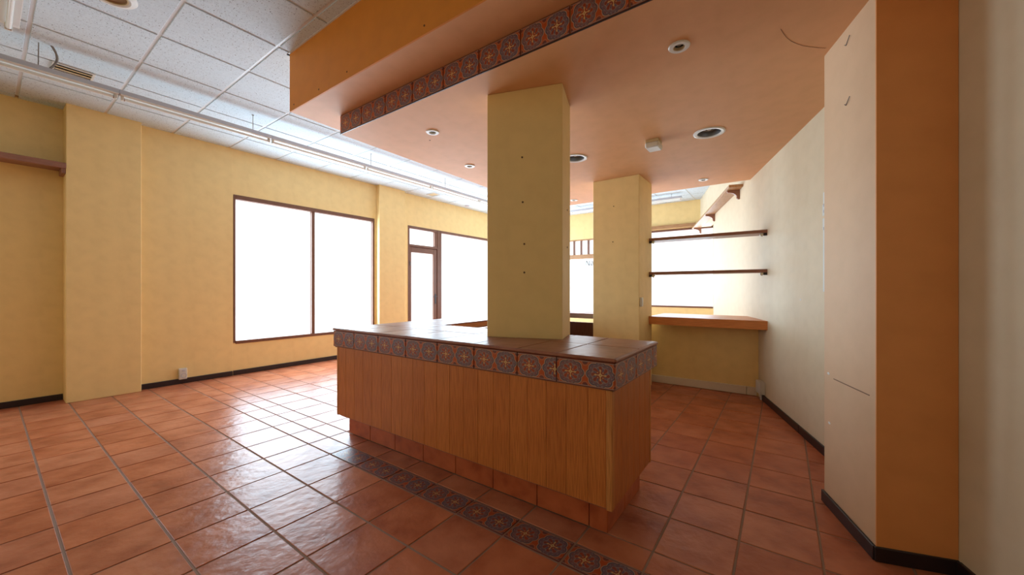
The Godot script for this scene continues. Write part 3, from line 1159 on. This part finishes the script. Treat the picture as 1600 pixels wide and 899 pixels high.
# ---------------------------------------------------------------- desk between the far column and the right wall
func build_desk() -> void:
	var wl := structure("wall_low", "low yellow wall under the orange desk top", "wall")
	var st := st_new()
	var fx := right_at((-5.13 - RW.y) / RU.y).x
	span(st, Vector3(-1.92, 0, -5.25), Vector3(fx, 0.785, -5.13))
	part("plaster", st, M["yellow_paint"], wl)
	var d := thing("desk_top", "thick orange wooden desk top fixed between the far column and the right wall", "desk")
	var zf := -4.82
	var zb := -5.58
	var a := right_at((zf - RW.y) / RU.y)
	var b := right_at((zb - RW.y) / RU.y)
	var tp := st_new()
	prism(tp, PackedVector2Array([Vector2(-1.352, zf), Vector2(a.x, zf), Vector2(b.x, zb), Vector2(-1.352, zb)]), 0.785, 0.880, Transform3D.IDENTITY, 1)
	part("slab", tp, M["desk_wood"], d)
	var tr := structure("trim_1", "pale trunking panel along the foot of the low wall", "trim")
	var t1 := st_new()
	span(t1, Vector3(-1.40, 0.004, -5.132), Vector3(-0.335, 0.098, -5.112), 0.003)
	part("trunking_panel", t1, M["trunking"], tr)
	var t2 := st_new()
	span(t2, Vector3(-0.333, 0.004, -5.132), Vector3(-0.235, 0.098, -5.118), 0.002)
	part("trunking_end", t2, M["trunking"], tr)

# ---------------------------------------------------------------- shelves
func corbel_shape(depth: float, height: float, thick: float) -> SurfaceTool:
	# local: x across its thickness, y up (top at 0), z out from the wall
	var poly := PackedVector2Array()
	poly.append(Vector2(0, 0))
	poly.append(Vector2(depth, 0))
	poly.append(Vector2(depth, -0.022))
	for k in 9:
		var a := PI / 2 * k / 8.0
		poly.append(Vector2(depth * 0.93 - (depth * 0.93 - 0.035) * sin(a), -0.03 - (height - 0.055) * (1.0 - cos(a))))
	poly.append(Vector2(0.035, -height + 0.012))
	poly.append(Vector2(0.022, -height))
	poly.append(Vector2(0, -height))
	var st := st_new()
	# prism works in (x, z) extruded along y: turn it so that poly.x -> z, poly.y -> y, extrusion -> x
	var t := Transform3D(Basis(Vector3(0, 0, 1), Vector3(1, 0, 0), Vector3(0, 1, 0)), Vector3.ZERO)
	prism(st, poly, -thick / 2, thick / 2, t)
	return st

func build_shelves() -> void:
	var wood: Material = M["shelf_wood"]
	var tags := ["upper wooden wall shelf between the column and the right wall", "lower wooden wall shelf between the column and the right wall"]
	var k := 0
	for y in [1.852, 1.432]:
		var s := thing("wall_shelf", tags[k], "shelf", Vector3.ZERO, 0.0, "pair of thin shelves above the desk")
		k += 1
		var a := right_at((-4.83 - RW.y) / RU.y)
		var b := right_at((-4.955 - RW.y) / RU.y)
		var st := st_new()
		prism(st, PackedVector2Array([Vector2(-1.352, -4.83), Vector2(a.x, -4.83), Vector2(b.x, -5.07), Vector2(-1.352, -5.07)]), y - 0.034, y, Transform3D.IDENTITY, 1)
		part("plank", st, wood, s)
		for x in [-1.352, a.x - 0.034]:
			var e := st_new()
			span(e, Vector3(x, y - 0.062, -4.868), Vector3(x + 0.034, y - 0.034, -4.832), 0.002)
			part("end_block", e, M["skirting"], s)
			var c := st_new()
			var cx: float = x + (0.048 if x < -1.0 else -0.014)
			box(c, Vector3.ZERO, Vector3(0.030, 0.034, 0.030), 0.004, Transform3D(Basis(Vector3.FORWARD, 0.6), Vector3(cx, y - 0.050, -4.85)))
			part("metal_clip", c, M["steel"], s)

	# long shelf on corbels along the right wall
	var r := thing("corbel_shelf", "long high wooden shelf on curved corbels along the right wall", "shelf")
	var t := right_frame(0)
	var pl := st_new()
	box(pl, Vector3(-4.10, 2.575, 0.083), Vector3(3.68, 0.034, 0.166), 0.003, t, 1)
	part("plank", pl, M["light_wood"], r)
	for s in [-2.45, -4.20, -5.75]:
		var o := part("corbel", corbel_shape(0.150, 0.125, 0.034), M["shelf_wood"], r)
		o.transform = right_frame(s, 2.558)

	var bs := thing("back_shelf", "wooden ledge on the back wall above the far right window", "shelf")
	var bp := st_new()
	span(bp, Vector3(-2.95, 2.615, BACK - 0.002), Vector3(-1.56, 2.690, BACK + 0.09), 0.004, 1)
	part("plank", bp, M["light_wood"], bs)

	var ls := thing("recess_shelf", "brown wooden shelf spanning the recess at the far left", "shelf")
	var lp := st_new()
	span(lp, Vector3(-6.46, 2.513, -0.519), Vector3(-6.215, 2.545, 1.6), 0.003, 2)
	part("plank", lp, wood, ls)
	var lr := st_new()
	span(lr, Vector3(-6.225, 2.502, -0.519), Vector3(-6.200, 2.562, 1.6), 0.004, 2)
	part("front_rail", lr, wood, ls)
	var lc := st_new()
	span(lc, Vector3(-6.44, 2.452, -0.519), Vector3(-6.215, 2.513, -0.485), 0.004)
	part("end_bracket", lc, wood, ls)

# ---------------------------------------------------------------- lamps (all switched off)
func batten(label: String, group: String) -> Node3D:
	# hanging single-tube fitting 1.255 m long, along local x, origin at its left end on the underside axis
	var o := thing("tube_light", label, "light fitting", Vector3.ZERO, 0.0, group)
	var L := 1.255
	var hs := st_new()
	prism(hs, PackedVector2Array([Vector2(-0.034, 0.022), Vector2(0.034, 0.022), Vector2(0.046, -0.018), Vector2(-0.046, -0.018)]), 0.0, L - 0.002, Transform3D(Basis(Vector3(0, 0, 1), Vector3(1, 0, 0), Vector3(0, 1, 0)), Vector3.ZERO))
	part("housing", hs, M["batten_grey"], o)
	var rf := st_new()
	box(rf, Vector3(L / 2, -0.021, 0), Vector3(L - 0.01, 0.006, 0.090), 0.001)
	part("reflector", rf, M["enamel_white"], o)
	var tb := st_new()
	tube(tb, [Vector3(0.035, -0.048, 0.0), Vector3(L - 0.035, -0.048, 0.0)], 0.0135, 14)
	var tg := part("tube", tb, M["tube_glass"], o)
	for x in [0.022, L - 0.022]:
		var sk := st_new()
		box(sk, Vector3(x, -0.042, 0), Vector3(0.020, 0.044, 0.034), 0.004)
		part("socket", sk, M["plastic_white"], o)
		var cp := st_new()
		tube(cp, [Vector3(x - 0.001, -0.048, 0), Vector3(x + (0.016 if x < 0.5 else -0.016), -0.048, 0)], 0.0145, 12)
		part("tube_cap", cp, M["steel"], tg)
	return o

func hang(o: Node3D, x: float, drop: float) -> void:
	var rd := st_new()
	tube(rd, [Vector3(x, 0.02, 0), Vector3(x, drop, 0)], 0.0035, 6)
	part("hanging_rod", rd, M["cable_grey"], o)
	var rc := st_new()
	box(rc, Vector3(x, drop - 0.006, 0), Vector3(0.02, 0.012, 0.02), 0.002)
	part("rod_hook", rc, M["cable_grey"], o)

func build_lights() -> void:
	var where := ["nearest the viewer at the left edge", "beside the plain wall left of the large window", "beside the left pane of the large window", "beside the right pane of the large window", "beside the second pilaster and the door", "last one before the column hides the row"]
	var first := batten("unlit tube light of the long row, %s" % where[0], "tube lights of the long hanging row")
	first.transform = Transform3D(Basis(Vector3.UP, PI / 2), Vector3(-4.905, 3.004, 0.535))
	for i in range(1, 6):
		var c := copy_of(first, "tube_light", "unlit tube light of the long row, %s" % where[i], Vector3(-4.905, 3.004, 0.535 - 1.255 * i), PI / 2)
		c.set_meta("group", "tube lights of the long hanging row")
		var x: float = {1: 1.07, 3: 0.08, 4: 0.325, 5: 0.57}.get(i, -1.0)
		if x > 0.0:
			hang(c, x, 0.205)
	var near := copy_of(first, "tube_light", "unlit white tube light in the top left corner, crossing the long row", Vector3(-4.205, 3.004, -0.10))
	near.set_meta("group", "tube lights crossing the room")
	hang(near, 0.9, 0.205)
	var bw := ["ending near the right wall", "seen between the two columns"]
	for i in 2:
		var c := copy_of(first, "tube_light", "unlit tube light hanging across the back of the room, %s" % bw[i], Vector3(-1.68 - 1.255 * (i + 1), 3.115, -8.36))
		c.set_meta("group", "tube lights across the back")
		hang(c, 1.255 - 0.20, 0.095)

	# lamps recessed in the canopy
	var names := ["small round white spotlight at the left front of the canopy", "small round white spotlight at the left edge of the canopy", "tiny round white spotlight of the canopy seen between the two columns", "small round white spotlight at the far right of the canopy", "round pale spotlight with an inner ring near the right front of the canopy", "large round white downlight half hidden behind the counter column", "large round white downlight with a dark recess at the right of the canopy"]
	for i in SPOTS.size():
		var s: Array = SPOTS[i]
		var big: bool = s[2] == 1
		var o := thing("downlight", names[i], "downlight", Vector3(s[0], CANOPY_LOW, s[1]), 0.0, "large downlights in the canopy" if big else "small spotlights in the canopy")
		var r := spot_radius(s[2])
		var rg := st_new()
		if big:
			lathe(rg, [[r - 0.004, 0.004], [r - 0.002, -0.006], [r + 0.018, -0.008], [r + 0.028, -0.005], [r + 0.030, 0.0]], 36)
		else:
			lathe(rg, [[r * 0.60, 0.010], [r * 0.62, -0.004], [r * 0.72, -0.008], [r + 0.006, -0.008], [r + 0.010, -0.004], [r + 0.011, 0.0]], 28)
		part("ring", rg, M["enamel_white"], o)
		var cup := st_new()
		if big:
			lathe(cup, [[r - 0.004, 0.0], [r - 0.012, 0.05], [r - 0.035, 0.11], [0.0, 0.12]], 32)
			var cp := part("cup", cup, M["lamp_metal"], o)
			var lm := st_new()
			lathe(lm, [[0.0, 0.018], [0.012, 0.020], [0.020, 0.030], [0.024, 0.060], [0.022, 0.10]], 20)
			part("lamp", lm, M["plastic_white"], cp)
			var ir := st_new()
			lathe(ir, [[0.034, 0.040], [0.038, 0.030], [0.052, 0.030], [0.056, 0.042], [0.080, 0.060], [0.084, 0.09]], 28)
			part("inner_ring", ir, M["cable_grey"], cp)
		else:
			lathe(cup, [[r, 0.0], [r, 0.05], [0.0, 0.05]], 24)
			var cp := part("cup", cup, M["dark_metal"], o)
			var lm := st_new()
			lathe(lm, [[0.0, 0.006], [0.012, 0.007], [0.020, 0.016], [0.021, 0.05]], 18)
			part("lamp", lm, M["cable_grey"], cp)
			if s[2] == 2:
				var ir := st_new()
				lathe(ir, [[0.026, 0.008], [0.028, -0.006], [0.034, -0.007], [0.036, 0.006]], 24)
				part("inner_ring", ir, M["plastic_beige"], cp)
	# large round lamp in the suspended ceiling, top left
	var cl := thing("ceiling_lamp", "round beige ceiling lamp with a brown reflector, cut by the top edge", "downlight", Vector3(-3.675, CEIL, -0.50))
	var r1 := st_new()
	lathe(r1, [[0.085, 0.0], [0.088, -0.012], [0.100, -0.016], [0.128, -0.008], [0.134, 0.0]], 36)
	part("ring", r1, M["plastic_white"], cl)
	var r2 := st_new()
	lathe(r2, [[0.078, -0.001], [0.080, -0.013], [0.087, -0.014], [0.089, -0.002]], 36)
	part("inner_ring", r2, M["plastic_beige"], cl)
	var r3 := st_new()
	lathe(r3, [[0.0, -0.001], [0.05, -0.002], [0.080, -0.006]], 28)
	part("reflector", r3, M["lamp_brown"], cl)

# ---------------------------------------------------------------- small fittings
func outlet_at(called: String, label: String, t: Transform3D, w: float, h: float, deep: float) -> Node3D:
	var o := thing(called, label, "outlet")
	o.transform = t
	var st := st_new()
	box(st, Vector3(0, 0, deep / 2), Vector3(w, h, deep), 0.005)
	part("housing", st, M["plastic_white"], o)
	return o

func build_fittings() -> void:
	var tl := Transform3D(Basis(Vector3(0, 0, -1), Vector3.UP, Vector3(1, 0, 0)), Vector3(LEFT + 0.008, 0.128, -1.500))
	var a := outlet_at("power_outlet", "white surface power outlet low on the left wall before the window", tl, 0.082, 0.140, 0.040)
	var sw := st_new()
	lathe(sw, [[0.030, 0.0], [0.030, 0.004], [0.024, 0.004], [0.022, -0.006], [0.0, -0.006]], 20, Transform3D(Basis(Vector3(1, 0, 0), Vector3(0, 0, 1), Vector3(0, -1, 0)), Vector3(0.006, -0.022, 0.040)))
	part("socket", sw, M["batten_grey"], a)
	var sk := st_new()
	box(sk, Vector3(0.004, 0.042, 0.041), Vector3(0.03, 0.018, 0.006), 0.001)
	part("cover_flap", sk, M["batten_grey"], a)
	var tr := right_frame(-1.42, 0.145)
	var b := outlet_at("power_outlet", "white surface outlet box at the foot of the right wall under the desk", tr, 0.150, 0.135, 0.055)
	var cd := st_new()
	box(cd, Vector3(-0.02, -0.100, 0.012), Vector3(0.030, 0.085, 0.024), 0.002)
	part("trunking_drop", cd, M["plastic_white"], b)
	var s := thing("light_switch", "small white light switch on the flank of the far column", "switch", Vector3(-1.350, 1.068, -4.475), 0.0)
	var s1 := st_new()
	box(s1, Vector3(0.012, 0, 0), Vector3(0.026, 0.105, 0.055), 0.003)
	part("plate", s1, M["plastic_white"], s)
	var s2 := st_new()
	box(s2, Vector3(0.026, 0.0, 0), Vector3(0.006, 0.06, 0.03), 0.001)
	part("rocker", s2, M["enamel_white"], s)
	# alarm box under the canopy
	var al := thing("alarm_box", "white box-shaped alarm siren fixed under the canopy", "alarm", Vector3(-0.945, CANOPY_LOW, -3.525))
	var a1 := st_new()
	box(a1, Vector3(0, -0.012, 0), Vector3(0.112, 0.024, 0.132), 0.003)
	part("base_plate", a1, M["plastic_beige"], al)
	var a2 := st_new()
	box(a2, Vector3(0, -0.048, 0), Vector3(0.118, 0.050, 0.140), 0.010)
	part("cover", a2, M["plastic_white"], al)
	# ceiling vents
	var v := thing("ceiling_vent", "beige rectangular louvre vent beside the hanging tube lights", "vent", Vector3(-5.245, CEIL, -0.48))
	var fr := st_new()
	for q in [[Vector3(0, -0.006, 0.119), Vector3(0.20, 0.014, 0.018)], [Vector3(0, -0.006, -0.119), Vector3(0.20, 0.014, 0.018)], [Vector3(0.091, -0.006, 0), Vector3(0.018, 0.014, 0.22)], [Vector3(-0.091, -0.006, 0), Vector3(0.018, 0.014, 0.22)]]:
		box(fr, q[0], q[1], 0.002)
	part("frame", fr, M["plastic_white"], v)
	var bk := st_new()
	box(bk, Vector3(0, 0.0015, 0), Vector3(0.165, 0.003, 0.22), 0.0)
	part("backing", bk, M["lamp_brown"], v)  # brown sheet stands in for the shade of an open slot
	for k in 2:
		var sl := st_new()
		box(sl, Vector3.ZERO, Vector3(0.050, 0.004, 0.218), 0.001, Transform3D(Basis(Vector3(0, 0, 1), -0.22), Vector3(-0.034 + 0.062 * k, -0.007, 0)))
		part("louvre", sl, M["plastic_beige"], v)
	var v2 := copy_of(v, "ceiling_vent", "small far louvre vent near the ceiling above the glazed door", Vector3(-5.93, CEIL, -5.47), PI / 2)
	v2.scale = Vector3(0.9, 1, 0.9)
	var ds := thing("smoke_detector", "small round grey detector on the ceiling above the window right of the door", "detector", Vector3(-6.08, CEIL, -6.68))
	var d1 := st_new()
	lathe(d1, [[0.0, -0.028], [0.04, -0.028], [0.052, -0.016], [0.055, 0.0]], 24)
	part("cover", d1, M["batten_grey"], ds)
	# cables from the ceiling to the long row of lights
	for q in [["thin grey cable hanging from the ceiling to the tube light row", -0.262, 0.0035, -4.862, 0.0], ["thick grey cable looping from the ceiling to the tube light row", -0.323, 0.0085, -4.846, 0.035]]:
		var c := thing("cable", q[0], "cable")
		var st := st_new()
		var path := []
		for k in 9:
			var f := k / 8.0
			path.append(Vector3(q[3] - 0.03 * f, CEIL + 0.01 - 0.185 * f, q[1] - q[4] * sin(PI * f)))
		tube(st, path, q[2], 8)
		part("cord", st, M["cable_grey"], c)
	# two wire hooks on the flank of the pier
	var labels := ["small bent wire hook high on the pier flank, just under the canopy", "small bent wire hook on the pier flank, the lower of two"]
	for k in 2:
		var h := thing("wall_hook", labels[k], "hook", Vector3.ZERO, 0.0, "wire hooks on the pier")
		h.transform = right_frame(1.0, [2.478, 2.171][k], 0.28)
		var st := st_new()
		tube(st, [Vector3(-0.032, 0.003, 0.001), Vector3(-0.014, -0.009, 0.003), Vector3(0.032, 0.016, 0.007)], 0.0018, 6)
		part("wire", st, M["dark_metal"], h)

# ---------------------------------------------------------------- marks: screw holes, cracks, scuffs
func build_marks() -> void:
	var cr := thing("plaster_crack", "thin dark curved crack in the canopy plaster beside the pier", "crack")
	var st := st_new()
	var path := []
	for q in [[-0.006, -2.385], [0.004, -2.43], [0.018, -2.48], [0.040, -2.535], [0.065, -2.578], [0.095, -2.622], [0.132, -2.66], [0.165, -2.692], [0.196, -2.717]]:
		path.append(Vector3(q[0], CANOPY_LOW - 0.0002, q[1]))
	tube(st, path, 0.0011, 6)
	part("crack_line", st, M["scuff"], cr)
	var sc := thing("scuff_line", "dark diagonal scuff line on the pale flank of the pier", "mark")
	var s2 := st_new()
	box(s2, Vector3(1.02, 0.728, 0.2805), Vector3(0.34, 0.005, 0.0012), 0.0, right_frame(0))
	part("scuff", s2, M["scuff"], sc)
	var fl := thing("filler_strip", "white chipped filler strip where the right wall meets the pier", "filler")
	var s3 := st_new()
	for q in [[1.20, 1.66, 0.014], [1.66, 1.74, 0.020], [1.76, 1.84, 0.024], [1.84, 1.93, 0.012]]:
		box(s3, Vector3(0.012, (q[0] + q[1]) / 2, 0.001), Vector3(q[2] * 2.0, q[1] - q[0], 0.004), 0.001, right_frame(0))
	part("filler", s3, M["filler_white"], fl)
	for y in [1.665, 1.79, 1.835]:
		var h := st_new()
		box(h, Vector3(0.010, y, 0.003), Vector3(0.012, 0.022, 0.003), 0.001, right_frame(0))
		part("chip", h, M["batten_grey"], fl)
	var spots := [[0.79, 0.745, 0.28, "small white filler dab on the pier flank beside the scuff line"], [0.80, 0.470, 0.28, "small white filler dab low on the pier flank"], [-0.42, 1.13, 0.0, "small white filler dab on the right wall before the pier"]]
	for q in spots:
		var dab := thing("filler_dab", q[3], "filler", Vector3.ZERO, 0.0, "white filler dabs on the right side")
		var s4 := st_new()
		lathe(s4, [[0.0, 0.0015], [0.006, 0.0012], [0.009, 0.0]], 9, right_frame(q[0], q[1], q[2]) * Transform3D(Basis(Vector3(1.6, 0, 0), Vector3(0, 0, 1), Vector3(0, -0.8, 0)), Vector3.ZERO))
		part("filler", s4, M["filler_white"], dab)
	var canopy: Node3D = get_node("dropped_canopy")
	for q in [[-2.518, 2.765], [-2.905, 2.758], [-1.708, 2.765], [-3.305, 2.756]]:
		plug(canopy, Vector3(q[0], q[1], -1.506), Vector3(0, 0, 1))
	plug(canopy, Vector3(-2.575, CANOPY_LOW, -2.335), Vector3(0, -1, 0))
